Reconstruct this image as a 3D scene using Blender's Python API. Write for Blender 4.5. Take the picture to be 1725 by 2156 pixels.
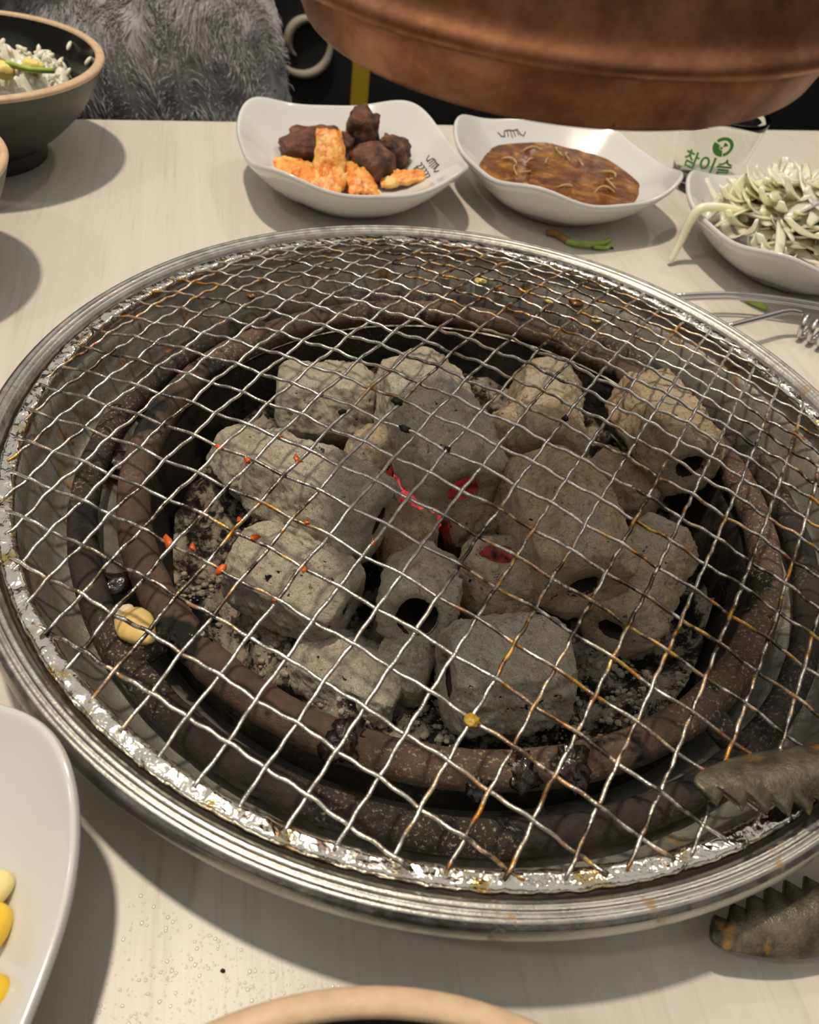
import bpy, math, random
from mathutils import Vector, Matrix, noise, Quaternion, Euler
random.seed(7)
R = math.radians
for o in list(bpy.data.objects): bpy.data.objects.remove(o)
scene = bpy.context.scene
COL = scene.collection

# ------------------------------------------------------------------ camera
cam = bpy.data.cameras.new('camera'); cam_o = bpy.data.objects.new('camera', cam); COL.objects.link(cam_o)
cx = Vector((0.98544849, 0.12031262, 0.12006726)); cy = Vector((-0.16997433, 0.69752821, 0.69610569)); cz = Vector((0.0, -0.70638465, 0.70782817))
mw = Matrix.Identity(4)
for i in range(3):
    mw[i][0], mw[i][1], mw[i][2] = cx[i], cy[i], cz[i]
mw[0][3], mw[1][3], mw[2][3] = -0.01566, -0.22394, 0.21683
cam_o.matrix_world = mw
cam.sensor_fit = 'HORIZONTAL'; cam.sensor_width = 36.0; cam.lens = 36.0 * 1681.35 / 1725.0
cam.clip_start = 0.01; cam.clip_end = 30
cam.dof.use_dof = True; cam.dof.focus_distance = 0.262; cam.dof.aperture_fstop = 26.0
scene.camera = cam_o
# ------------------------------------------------------------------ world, lamps, exposure
world = bpy.data.worlds.new('world'); scene.world = world; world.use_nodes = True
bg = world.node_tree.nodes['Background']; bg.inputs[0].default_value = (0.82, 0.77, 0.70, 1); bg.inputs[1].default_value = 0.66
def lamp(name, loc, power, size, color):
    l = bpy.data.lights.new(name, 'POINT'); l.energy = power; l.shadow_soft_size = size; l.color = color
    o = bpy.data.objects.new(name, l); o.location = loc; COL.objects.link(o); return o
lamp('ceiling_spot', (-0.36, 0.18, 1.90), 104, 0.050, (1.0, 0.87, 0.67))
lamp('ceiling_spot_far', (0.75, 1.35, 1.95), 22, 0.06, (1.0, 0.89, 0.72))
lamp('ceiling_spot_near', (-1.2, -0.7, 1.95), 14, 0.06, (1.0, 0.92, 0.82))
vs = scene.view_settings
vs.view_transform = 'Standard'; vs.look = 'None'; vs.gamma = 1.0; vs.use_curve_mapping = False; vs.exposure = 0.0

# ------------------------------------------------------------------ node helpers
def newmat(name):
    m = bpy.data.materials.new(name); m.use_nodes = True
    nt = m.node_tree; return m, nt, nt.nodes['Principled BSDF']
def pos(nt, scale=(1, 1, 1), rot=(0, 0, 0), kind='world'):
    if kind == 'world':
        g = nt.nodes.new('ShaderNodeNewGeometry'); out = g.outputs['Position']
    else:
        g = nt.nodes.new('ShaderNodeTexCoord'); out = g.outputs['Object']
    mp = nt.nodes.new('ShaderNodeMapping'); mp.inputs['Scale'].default_value = scale; mp.inputs['Rotation'].default_value = rot
    nt.links.new(out, mp.inputs[0]); return mp.outputs[0]
def nz(nt, vec, scale, detail=3, rough=0.55, dist=0.0):
    n = nt.nodes.new('ShaderNodeTexNoise'); n.inputs['Scale'].default_value = scale; n.inputs['Detail'].default_value = detail
    n.inputs['Roughness'].default_value = rough; n.inputs['Distortion'].default_value = dist
    nt.links.new(vec, n.inputs['Vector']); return n.outputs['Fac']
def vor(nt, vec, scale, out='Distance'):
    n = nt.nodes.new('ShaderNodeTexVoronoi'); n.inputs['Scale'].default_value = scale; nt.links.new(vec, n.inputs['Vector']); return n.outputs[out]
def ramp(nt, fac, stops):
    r = nt.nodes.new('ShaderNodeValToRGB'); el = r.color_ramp.elements
    while len(el) < len(stops): el.new(0.5)
    for e, (p, c) in zip(el, stops):
        e.position = p; e.color = (c if len(c) == 4 else (*c, 1)) if isinstance(c, tuple) else (c, c, c, 1)
    nt.links.new(fac, r.inputs[0]); return r.outputs[0]
def mix(nt, fac, a, b):
    m = nt.nodes.new('ShaderNodeMix'); m.data_type = 'RGBA'
    for sock, v in ((m.inputs['Factor'], fac), (m.inputs['A'], a), (m.inputs['B'], b)):
        if isinstance(v, (int, float)): sock.default_value = v
        elif isinstance(v, tuple): sock.default_value = (*v, 1)
        else: nt.links.new(v, sock)
    return m.outputs['Result']
def mul(nt, a, b, op='MULTIPLY'):
    m = nt.nodes.new('ShaderNodeMath'); m.operation = op
    for s, v in ((m.inputs[0], a), (m.inputs[1], b)):
        if isinstance(v, (int, float)): s.default_value = v
        else: nt.links.new(v, s)
    return m.outputs[0]
def bump(nt, bsdf, h, strength=0.5, dist=0.001, chain=None):
    b = nt.nodes.new('ShaderNodeBump'); b.inputs['Strength'].default_value = strength; b.inputs['Distance'].default_value = dist
    nt.links.new(h, b.inputs['Height'])
    if chain: nt.links.new(chain, b.inputs['Normal'])
    nt.links.new(b.outputs[0], bsdf.inputs['Normal']); return b.outputs[0]
def setc(nt, bsdf, v, key='Base Color'):
    if isinstance(v, tuple): bsdf.inputs[key].default_value = (*v, 1)
    elif isinstance(v, (int, float)): bsdf.inputs[key].default_value = v
    else: nt.links.new(v, bsdf.inputs[key])
def plain(name, col, rough=0.5, metal=0.0, spec=0.5, var=0.0, vscale=200, bmp=0.0, bscale=600, bdist=0.0006, coat=0.0, sss=0.0, trans=0.0, kind='world'):
    m, nt, b = newmat(name)
    p = pos(nt, kind=kind)
    if var:
        f = nz(nt, p, vscale, 4)
        c = ramp(nt, f, [(0.3, tuple(x * (1 - var) for x in col)), (0.7, tuple(min(1, x * (1 + var)) for x in col))]); setc(nt, b, c)
    else: setc(nt, b, col)
    b.inputs['Roughness'].default_value = rough; b.inputs['Metallic'].default_value = metal
    b.inputs['Specular IOR Level'].default_value = spec; b.inputs['Coat Weight'].default_value = coat
    b.inputs['Coat Roughness'].default_value = 0.08
    if sss: b.inputs['Subsurface Weight'].default_value = sss; b.inputs['Subsurface Radius'].default_value = (0.006, 0.004, 0.002); b.inputs['Subsurface Scale'].default_value = 0.6
    if trans: b.inputs['Transmission Weight'].default_value = trans
    if bmp: bump(nt, b, nz(nt, p, bscale, 4), bmp, bdist)
    return m

# ------------------------------------------------------------------ materials
EDGE = R(23.4)
def mat_table():
    m, nt, b = newmat('table_laminate')
    q = pos(nt)
    mp = nt.nodes.new('ShaderNodeMapping'); mp.inputs['Scale'].default_value = (1, 0.03, 1); nt.links.new(pos(nt, rot=(0, 0, R(-17))), mp.inputs[0]); p = mp.outputs[0]
    g1 = nz(nt, p, 150, 5, 0.6, 0.4); g2 = nz(nt, p, 620, 3, 0.6); wide = nz(nt, p, 30, 3)
    c = ramp(nt, g1, [(0.26, (0.49, 0.45, 0.385)), (0.38, (0.63, 0.595, 0.525)), (0.75, (0.69, 0.66, 0.60))])
    c2 = ramp(nt, g2, [(0.25, (0.70, 0.66, 0.58)), (0.45, (1, 1, 1))])
    mm = nt.nodes.new('ShaderNodeMix'); mm.data_type = 'RGBA'; mm.blend_type = 'MULTIPLY'; mm.inputs['Factor'].default_value = 0.5
    nt.links.new(c, mm.inputs['A']); nt.links.new(c2, mm.inputs['B'])
    c = mix(nt, ramp(nt, wide, [(0.4, 0.0), (0.7, 0.35)]), mm.outputs['Result'], (0.66, 0.62, 0.55))
    st = mul(nt, ramp(nt, nz(nt, q, 38, 5, 0.7, 0.6), [(0.62, 0.0), (0.72, 0.55)]), ramp(nt, nz(nt, q, 8, 1), [(0.48, 0.0), (0.60, 1.0)]))
    c = mix(nt, st, c, (0.62, 0.45, 0.22))
    setc(nt, b, c); b.inputs['Roughness'].default_value = 0.38
    bump(nt, b, g2, 0.12, 0.0004)
    return m
def mat_steel(name, base=(0.46, 0.45, 0.42), rough=0.28, rings=900, stain=0.9, dark=0.0):
    m, nt, b = newmat(name); q = pos(nt)
    sx = nt.nodes.new('ShaderNodeSeparateXYZ'); nt.links.new(q, sx.inputs[0])
    rad = mul(nt, mul(nt, mul(nt, sx.outputs[0], sx.outputs[0]), mul(nt, sx.outputs[1], sx.outputs[1]), 'ADD'), 0.5, 'POWER')
    cb = nt.nodes.new('ShaderNodeCombineXYZ'); nt.links.new(rad, cb.inputs[0]); nt.links.new(sx.outputs[2], cb.inputs[1])
    br = nz(nt, cb.outputs[0], rings, 4, 0.7)
    f = nz(nt, q, 60, 4)
    c = ramp(nt, f, [(0.3, tuple(x * 0.72 for x in base)), (0.65, base)])
    spots = mul(nt, ramp(nt, nz(nt, q, 95, 4, 0.65), [(0.60, 0.0), (0.68, 1.0)]), ramp(nt, nz(nt, q, 17, 2), [(0.45, 0.0), (0.6, stain)]))
    c = mix(nt, spots, c, (0.30, 0.17, 0.05))
    setc(nt, b, c); setc(nt, b, ramp(nt, spots, [(0.0, 1.0), (1.0, 0.25)]), 'Metallic')
    setc(nt, b, ramp(nt, nz(nt, q, 240, 4), [(0.35, rough), (0.7, rough + 0.16)]), 'Roughness')
    n1 = bump(nt, b, br, 0.18, 0.0006); bump(nt, b, nz(nt, q, 900, 3), 0.16, 0.0005, n1)
    return m
def mat_tray():
    m, nt, b = newmat('tray_steel'); q = pos(nt)
    c = ramp(nt, nz(nt, q, 45, 5, 0.6), [(0.3, (0.24, 0.23, 0.20)), (0.7, (0.44, 0.425, 0.37))])
    st = ramp(nt, nz(nt, q, 70, 5, 0.7, 0.4), [(0.565, 0.0), (0.65, 0.9)])
    c = mix(nt, st, c, ramp(nt, nz(nt, q, 190, 3), [(0.35, (0.06, 0.02, 0.008)), (0.65, (0.30, 0.17, 0.03))]))
    ash = ramp(nt, nz(nt, q, 700, 3, 0.7), [(0.66, 0.0), (0.70, 0.8)])
    c = mix(nt, mul(nt, ash, ramp(nt, nz(nt, q, 30, 2), [(0.5, 0.0), (0.6, 1.0)])), c, (0.50, 0.44, 0.34))
    setc(nt, b, c); setc(nt, b, ramp(nt, st, [(0.0, 0.55), (0.8, 0.05)]), 'Metallic')
    setc(nt, b, ramp(nt, nz(nt, q, 160, 4), [(0.35, 0.28), (0.7, 0.5)]), 'Roughness')
    bump(nt, b, nz(nt, q, 420, 5, 0.7), 0.35, 0.0012)
    return m
def mat_rust(name, c1, c2, ashy=0.4):
    m, nt, b = newmat(name); q = pos(nt)
    c = ramp(nt, nz(nt, q, 55, 5, 0.65), [(0.32, c1), (0.62, c2)])
    ch = ramp(nt, nz(nt, q, 62, 3, 0.5), [(0.57, 0.0), (0.62, 1.0)])
    c = mix(nt, ch, c, (0.012, 0.011, 0.010))
    a = mul(nt, ramp(nt, nz(nt, q, 800, 4, 0.7), [(0.56, 0.0), (0.63, 1.0)]), ramp(nt, nz(nt, q, 28, 2), [(0.48, 0.0), (0.62, ashy)]))
    c = mix(nt, a, c, (0.48, 0.39, 0.28))
    setc(nt, b, c); setc(nt, b, ramp(nt, ch, [(0.0, 0.58), (1.0, 0.25)]), 'Roughness')
    b.inputs['Metallic'].default_value = 0.15
    bump(nt, b, nz(nt, q, 520, 6, 0.75), 0.7, 0.0016)
    return m
def mat_ash(name, light=(0.95, 0.85, 0.66), dark=(0.66, 0.57, 0.42), pits=1.0):
    m, nt, b = newmat(name); q = pos(nt)
    f = nz(nt, q, 75, 6, 0.65)
    c = ramp(nt, f, [(0.3, dark), (0.44, tuple(0.72 * a + 0.28 * d for a, d in zip(light, dark))), (0.58, light)])
    g = ramp(nt, nz(nt, q, 40, 3), [(0.5, 0.0), (0.72, 0.7)])
    c = mix(nt, g, c, (0.80, 0.76, 0.70))
    fine = nz(nt, q, 850, 5, 0.85)
    c = mix(nt, ramp(nt, fine, [(0.33, 0.75), (0.43, 0.0)]), c, (0.22, 0.18, 0.13))
    c = mix(nt, ramp(nt, nz(nt, q, 420, 5, 0.75), [(0.34, 0.6), (0.46, 0.0)]), c, tuple(0.62 * d for d in dark))
    pit = mul(nt, ramp(nt, nz(nt, q, 330, 4, 0.6), [(0.635, 0.0), (0.68, 1.0)]), ramp(nt, nz(nt, q, 60, 2), [(0.42, 0.0), (0.58, pits)]))
    c = mix(nt, pit, c, (0.03, 0.03, 0.03))
    setc(nt, b, c); b.inputs['Roughness'].default_value = 0.95; b.inputs['Specular IOR Level'].default_value = 0.15
    n1 = bump(nt, b, fine, 1.0, 0.0034); bump(nt, b, nz(nt, q, 300, 6, 0.75), 0.9, 0.005, n1)
    return m
def mat_bed():
    m, nt, b = newmat('ash_bed'); q = pos(nt)
    f = nz(nt, q, 60, 7, 0.75)
    c = ramp(nt, f, [(0.42, (0.012, 0.011, 0.010)), (0.49, (0.06, 0.05, 0.038)), (0.55, (0.52, 0.45, 0.35)), (0.7, (0.70, 0.62, 0.49))])
    setc(nt, b, c); b.inputs['Roughness'].default_value = 0.9; b.inputs['Specular IOR Level'].default_value = 0.2
    n1 = bump(nt, b, nz(nt, q, 1200, 5, 0.8), 0.9, 0.0014); bump(nt, b, f, 0.8, 0.004, n1)
    return m
def mat_wire():
    m, nt, b = newmat('wire_steel'); q = pos(nt)
    c = ramp(nt, nz(nt, q, 420, 2), [(0.35, (0.62, 0.60, 0.55)), (0.6, (0.86, 0.84, 0.80))])
    y = mul(nt, ramp(nt, nz(nt, q, 120, 3, 0.6), [(0.47, 0.0), (0.60, 1.0)]), ramp(nt, nz(nt, q, 13, 2), [(0.45, 0.0), (0.58, 1.0)]))
    c = mix(nt, y, c, ramp(nt, nz(nt, q, 260, 2), [(0.35, (0.42, 0.13, 0.02)), (0.62, (0.72, 0.45, 0.09))]))
    k = mul(nt, ramp(nt, nz(nt, q, 200, 3, 0.6), [(0.44, 0.0), (0.56, 1.0)]), ramp(nt, nz(nt, q, 15.7, 2), [(0.47, 0.0), (0.58, 0.9)]))
    c = mix(nt, k, c, (0.05, 0.035, 0.02))
    setc(nt, b, c); setc(nt, b, ramp(nt, y, [(0.0, 0.95), (1.0, 0.45)]), 'Metallic'); b.inputs['Roughness'].default_value = 0.3
    bump(nt, b, nz(nt, q, 1500, 3), 0.4, 0.0006)
    return m
def mat_copper():
    m, nt, b = newmat('aged_copper'); q = pos(nt)
    c = ramp(nt, nz(nt, q, 45, 6, 0.7), [(0.32, (0.15, 0.058, 0.026)), (0.5, (0.33, 0.140, 0.068)), (0.68, (0.52, 0.26, 0.14))])
    c = mix(nt, ramp(nt, nz(nt, q, 60, 4, 0.6), [(0.55, 0.0), (0.75, 0.45)]), c, (0.42, 0.29, 0.22))
    sp = ramp(nt, nz(nt, q, 120, 3), [(0.70, 0.0), (0.75, 0.8)])
    c = mix(nt, sp, c, (0.04, 0.02, 0.012))
    setc(nt, b, c); b.inputs['Metallic'].default_value = 0.8
    setc(nt, b, ramp(nt, nz(nt, q, 75, 4), [(0.3, 0.36), (0.7, 0.55)]), 'Roughness')
    bump(nt, b, nz(nt, q, 500, 4), 0.1, 0.0006)
    return m
def mat_tong():
    m, nt, b = newmat('greasy_steel'); q = pos(nt)
    c = ramp(nt, nz(nt, q, 120, 5, 0.65), [(0.32, (0.05, 0.043, 0.028)), (0.65, (0.20, 0.175, 0.12))])
    y = ramp(nt, nz(nt, q, 85, 4, 0.6), [(0.60, 0.0), (0.68, 0.8)])
    c = mix(nt, y, c, (0.42, 0.22, 0.04))
    setc(nt, b, c); b.inputs['Metallic'].default_value = 0.55
    setc(nt, b, ramp(nt, nz(nt, q, 200, 3), [(0.35, 0.18), (0.7, 0.42)]), 'Roughness')
    bump(nt, b, nz(nt, q, 700, 4, 0.7), 0.4, 0.0008)
    return m
def mat_band():
    m, nt, b = newmat('crumpled_band'); q = pos(nt)
    c = ramp(nt, nz(nt, q, 90, 3), [(0.56, (0.74, 0.72, 0.66)), (0.68, (0.55, 0.40, 0.14))])
    setc(nt, b, c); b.inputs['Metallic'].default_value = 1.0; b.inputs['Roughness'].default_value = 0.16
    bump(nt, b, nz(nt, q, 150, 3, 0.5, 0.3), 0.5, 0.003)
    return m
def mat_ember(name, strength):
    m, nt, b = newmat(name); q = pos(nt)
    f = nz(nt, q, 140, 4, 0.6)
    setc(nt, b, ramp(nt, f, [(0.35, (0.10, 0.06, 0.05)), (0.65, (0.36, 0.20, 0.17))])); b.inputs['Roughness'].default_value = 0.9
    setc(nt, b, (1.0, 0.05, 0.07), 'Emission Color')
    setc(nt, b, ramp(nt, f, [(0.36, 0.0), (0.62, strength)]), 'Emission Strength')
    bump(nt, b, nz(nt, q, 900, 4), 0.6, 0.001)
    return m
def mat_sauce():
    m, nt, b = newmat('brown_sauce'); q = pos(nt)
    c = ramp(nt, nz(nt, q, 70, 4, 0.6, 0.8), [(0.3, (0.075, 0.020, 0.003)), (0.52, (0.17, 0.055, 0.008)), (0.72, (0.40, 0.19, 0.035))])
    setc(nt, b, c); b.inputs['Roughness'].default_value = 0.10; b.inputs['Specular IOR Level'].default_value = 0.25
    bump(nt, b, nz(nt, q, 220, 4, 0.6), 0.6, 0.003)
    return m
def mat_kimchi():
    m, nt, b = newmat('kimchi_leaf'); q = pos(nt)
    c = ramp(nt, nz(nt, q, 110, 4, 0.6, 1.0), [(0.30, (0.50, 0.06, 0.015)), (0.44, (0.80, 0.28, 0.05)), (0.58, (0.90, 0.50, 0.14)), (0.75, (0.92, 0.66, 0.32))])
    setc(nt, b, c); b.inputs['Roughness'].default_value = 0.28
    b.inputs['Subsurface Weight'].default_value = 0.25; b.inputs['Subsurface Radius'].default_value = (0.004, 0.002, 0.001); b.inputs['Subsurface Scale'].default_value = 0.5
    bump(nt, b, nz(nt, pos(nt, scale=(1, 0.3, 1)), 420, 4), 0.6, 0.0016)
    return m
def mat_meat():
    m, nt, b = newmat('charred_meat'); q = pos(nt)
    c = ramp(nt, nz(nt, q, 85, 5, 0.65), [(0.34, (0.022, 0.012, 0.010)), (0.48, (0.095, 0.036, 0.024)), (0.66, (0.26, 0.105, 0.05))])
    setc(nt, b, c); b.inputs['Roughness'].default_value = 0.5
    bump(nt, b, nz(nt, q, 500, 5, 0.7), 0.7, 0.002)
    return m
def mat_fleece():
    m, nt, b = newmat('grey_fleece'); q = pos(nt)
    c = ramp(nt, nz(nt, q, 70, 3), [(0.3, (0.23, 0.228, 0.245)), (0.7, (0.43, 0.42, 0.44))])
    setc(nt, b, c); b.inputs['Roughness'].default_value = 0.95; b.inputs['Specular IOR Level'].default_value = 0.1
    b.inputs['Sheen Weight'].default_value = 0.3
    return m
def mat_onion():
    m, nt, b = newmat('onion_flesh'); q = pos(nt)
    c = ramp(nt, nz(nt, q, 40, 3), [(0.3, (0.93, 0.88, 0.50)), (0.55, (0.95, 0.93, 0.68)), (0.8, (0.97, 0.96, 0.86))])
    setc(nt, b, c); b.inputs['Roughness'].default_value = 0.25
    b.inputs['Subsurface Weight'].default_value = 0.8; b.inputs['Subsurface Radius'].default_value = (0.010, 0.010, 0.007); b.inputs['Subsurface Scale'].default_value = 0.9
    return m
MT = dict(
    table=mat_table(), rim=mat_steel('rim_steel'), tray=mat_tray(), bar=mat_rust('rusty_bar', (0.055, 0.036, 0.026), (0.16, 0.10, 0.068), 0.9),
    bar2=mat_rust('sooty_bar', (0.020, 0.016, 0.014), (0.062, 0.046, 0.036), 0.9), pot=mat_rust('sooty_iron', (0.010, 0.009, 0.008), (0.05, 0.035, 0.025), 0.3),
    ash=mat_ash('ash_coat'), ash_shade=mat_ash('ash_coat_shade_brown', (0.95, 0.75, 0.48), (0.56, 0.42, 0.25)), bed=mat_bed(), wire=mat_wire(), copper=mat_copper(),  # second ash is a browner copy, with the hood's shade put into its colour
    tong=mat_tong(), band=mat_band(), ember=mat_ember('ember_glow', 0.75), ember_mid=mat_ember('ember_mid', 0.10), ember_low=plain('bore_dark', (0.05, 0.035, 0.028), 0.9, var=0.4, vscale=150), sauce=mat_sauce(), kimchi=mat_kimchi(), meat=mat_meat(),
    fleece=mat_fleece(), onion=mat_onion(), sliver=plain('sauce_soaked_onion', (0.50, 0.33, 0.14), 0.2, var=0.3, vscale=120, coat=0.4),
    white=plain('white_melamine', (0.70, 0.70, 0.70), 0.16, spec=0.5, coat=0.3),
    bowl=plain('black_bowl', (0.035, 0.033, 0.028), 0.42, spec=0.5, var=0.25, vscale=40),
    bowlin=plain('black_bowl_gloss', (0.012, 0.012, 0.012), 0.18, spec=0.5, bmp=0.15, bscale=500),
    woodrim=plain('bowl_rim_tan', (0.62, 0.44, 0.29), 0.5, var=0.12, vscale=220),
    rice=plain('rice', (0.80, 0.77, 0.66), 0.35, sss=0.4, var=0.08, vscale=90), egg=plain('egg_bits', (0.85, 0.68, 0.22), 0.45, sss=0.3, var=0.12, vscale=140),
    green=plain('scallion', (0.36, 0.50, 0.10), 0.4, sss=0.2, var=0.4, vscale=120), brownleaf=plain('wilted_leaf', (0.30, 0.17, 0.06), 0.5, var=0.3),
    corn=plain('corn', (0.92, 0.60, 0.04), 0.25, sss=0.35, var=0.12, vscale=90), cornpale=plain('corn_pale', (0.90, 0.76, 0.36), 0.3, sss=0.3),
    garlic=plain('garlic', (0.80, 0.58, 0.22), 0.35, sss=0.3, var=0.18, vscale=150), skin=plain('garlic_skin', (0.78, 0.66, 0.50), 0.4, var=0.1),
    flake=plain('chilli', (0.62, 0.11, 0.02), 0.35, var=0.35, vscale=300), char=plain('char_bit', (0.012, 0.010, 0.008), 0.4, bmp=0.8, bscale=900),
    crust=plain('yellow_crust', (0.50, 0.33, 0.04), 0.35, var=0.3, vscale=300),
    glassprint=plain('green_print', (0.10, 0.36, 0.05), 0.5), ink=plain('grey_ink', (0.07, 0.068, 0.06), 0.5),
    panel=plain('dark_panel', (0.010, 0.011, 0.012), 0.6, var=0.3, vscale=8), yellow=plain('yellow_stripe', (0.42, 0.30, 0.015), 0.6),
    cream=plain('cream_scroll', (0.34, 0.29, 0.23), 0.6), wall=plain('dark_wall', (0.05, 0.042, 0.035), 0.7, var=0.2, vscale=3), floor=plain('dark_floor', (0.03, 0.027, 0.025), 0.6), wood=plain('table_leg', (0.05, 0.045, 0.04), 0.5),
    grease=plain('grease_glob', (0.015, 0.008, 0.005), 0.12, bmp=0.6, bscale=700, coat=0.5), brownbit=plain('burnt_bit', (0.20, 0.075, 0.015), 0.25, var=0.5, vscale=300, coat=0.4),
    steelwire=plain('lifter_wire', (0.62, 0.62, 0.62), 0.25, metal=1.0),
)
def mat_clear(name, col=(1, 1, 1), ior=1.45, rough=0.02):
    m, nt, b = newmat(name); setc(nt, b, col); b.inputs['Transmission Weight'].default_value = 1.0
    b.inputs['Roughness'].default_value = rough; b.inputs['IOR'].default_value = ior; return m
MT['glass'] = mat_clear('clear_glass', (0.97, 0.98, 0.97)); MT['drop'] = plain('droplet', (0.82, 0.78, 0.70), 0.12, spec=0.6)

# ------------------------------------------------------------------ mesh helpers
def raw(name, v, f, mat, smooth=True):
    me = bpy.data.meshes.new(name); me.from_pydata([tuple(p) for p in v], [], f); me.validate()
    if mat is not None: me.materials.append(MT[mat] if isinstance(mat, str) else mat)
    if smooth:
        me.polygons.foreach_set('use_smooth', [True] * len(me.polygons))
    me.update(); return me
def link(name, me, parent=None, loc=None, rot=None):
    o = bpy.data.objects.new(name, me); COL.objects.link(o)
    if parent: o.parent = parent
    if loc is not None: o.location = loc
    if rot is not None: o.rotation_euler = rot
    return o
def obj(name, vf, mat, parent=None, smooth=True, loc=None, rot=None):
    return link(name, raw(name, vf[0], vf[1], mat, smooth), parent, loc, rot)
def tag(o, label=None, cat=None, group=None, kind=None):
    if label: o['label'] = label
    if cat: o['category'] = cat
    if group: o['group'] = group
    if kind: o['kind'] = kind
    return o
def empty(name, loc=(0, 0, 0), rot=(0, 0, 0)):
    o = bpy.data.objects.new(name, None); COL.objects.link(o); o.location = loc; o.rotation_euler = rot; o.empty_display_size = 0.01; return o
def lathe(prof, seg=128, closed=False, fn=None):
    v, f = [], []; n = len(prof)
    for i in range(seg):
        a = 2 * math.pi * i / seg
        for r, z in prof:
            if fn: r, z = fn(r, z, a)
            v.append((r * math.cos(a), r * math.sin(a), z))
    m = n if closed else n - 1
    for i in range(seg):
        j = (i + 1) % seg
        for k in range(m):
            k2 = (k + 1) % n
            f.append((i * n + k, j * n + k, j * n + k2, i * n + k2))
    return v, f
def smoothprof(pts, sub=4):
    out = []
    n = len(pts)
    for i in range(n - 1):
        p0 = pts[max(0, i - 1)]; p1 = pts[i]; p2 = pts[i + 1]; p3 = pts[min(n - 1, i + 2)]
        for s in range(sub):
            t = s / sub
            out.append(tuple(0.5 * ((2 * p1[k]) + (-p0[k] + p2[k]) * t + (2 * p0[k] - 5 * p1[k] + 4 * p2[k] - p3[k]) * t * t + (-p0[k] + 3 * p1[k] - 3 * p2[k] + p3[k]) * t ** 3) for k in range(len(p1))))
    out.append(tuple(pts[-1])); return out
def tube(pts, rad, sides=6, caps=True):
    pts = [Vector(p) for p in pts]; n = len(pts); v, f = [], []
    t0 = (pts[1] - pts[0]).normalized(); up = Vector((0, 0, 1)) if abs(t0.z) < 0.9 else Vector((1, 0, 0))
    nrm = (up - t0 * up.dot(t0)).normalized()
    for i, p in enumerate(pts):
        t = (pts[min(i + 1, n - 1)] - pts[max(i - 1, 0)]).normalized()
        nrm = (nrm - t * nrm.dot(t)).normalized(); b = t.cross(nrm)
        r = rad[i] if isinstance(rad, (list, tuple)) else rad
        for k in range(sides):
            a = 2 * math.pi * k / sides; v.append(p + (nrm * math.cos(a) + b * math.sin(a)) * r)
    for i in range(n - 1):
        for k in range(sides):
            k2 = (k + 1) % sides; f.append((i * sides + k, i * sides + k2, (i + 1) * sides + k2, (i + 1) * sides + k))
    if caps: f.append(tuple(range(sides))[::-1]); f.append(tuple(range((n - 1) * sides, n * sides)))
    return v, f
def box(x0, x1, y0, y1, z0, z1):
    v = [(x, y, z) for z in (z0, z1) for y in (y0, y1) for x in (x0, x1)]
    return v, [(0, 2, 3, 1), (4, 5, 7, 6), (0, 1, 5, 4), (2, 6, 7, 3), (0, 4, 6, 2), (1, 3, 7, 5)]
def join(parts):
    V, F = [], []
    for v, f in parts:
        o = len(V); V += list(v); F += [tuple(i + o for i in q) for q in f]
    return V, F
def xf(vf, mat4): return [mat4 @ Vector(p) for p in vf[0]], vf[1]
def sphere(nu=16, nv=10):
    v, f = [(0, 0, -1)], []
    for j in range(1, nv):
        t = -math.pi / 2 + math.pi * j / nv
        for i in range(nu):
            a = 2 * math.pi * i / nu; v.append((math.cos(t) * math.cos(a), math.cos(t) * math.sin(a), math.sin(t)))
    v.append((0, 0, 1)); top = len(v) - 1
    for i in range(nu): f.append((0, 1 + (i + 1) % nu, 1 + i))
    for j in range(nv - 2):
        for i in range(nu):
            a = 1 + j * nu + i; b = 1 + j * nu + (i + 1) % nu; f.append((a, b, b + nu, a + nu))
    s = 1 + (nv - 2) * nu
    for i in range(nu): f.append((s + i, s + (i + 1) % nu, top))
    return v, f
def blob(sx, sy, sz, amp=0.15, freq=2.0, seed=0, nu=24, nv=16, power=1.0):
    v, f = sphere(nu, nv); o = Vector((seed * 7.3, seed * 3.1, seed * 1.7)); out = []
    for p in v:
        p = Vector(p)
        q = Vector(tuple(math.copysign(abs(c) ** power, c) for c in p))
        d = 1 + amp * noise.fractal(p * freq + o, 0.8, 2.0, 4)
        out.append(Vector((q.x * sx, q.y * sy, q.z * sz)) * d)
    return out, f

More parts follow.
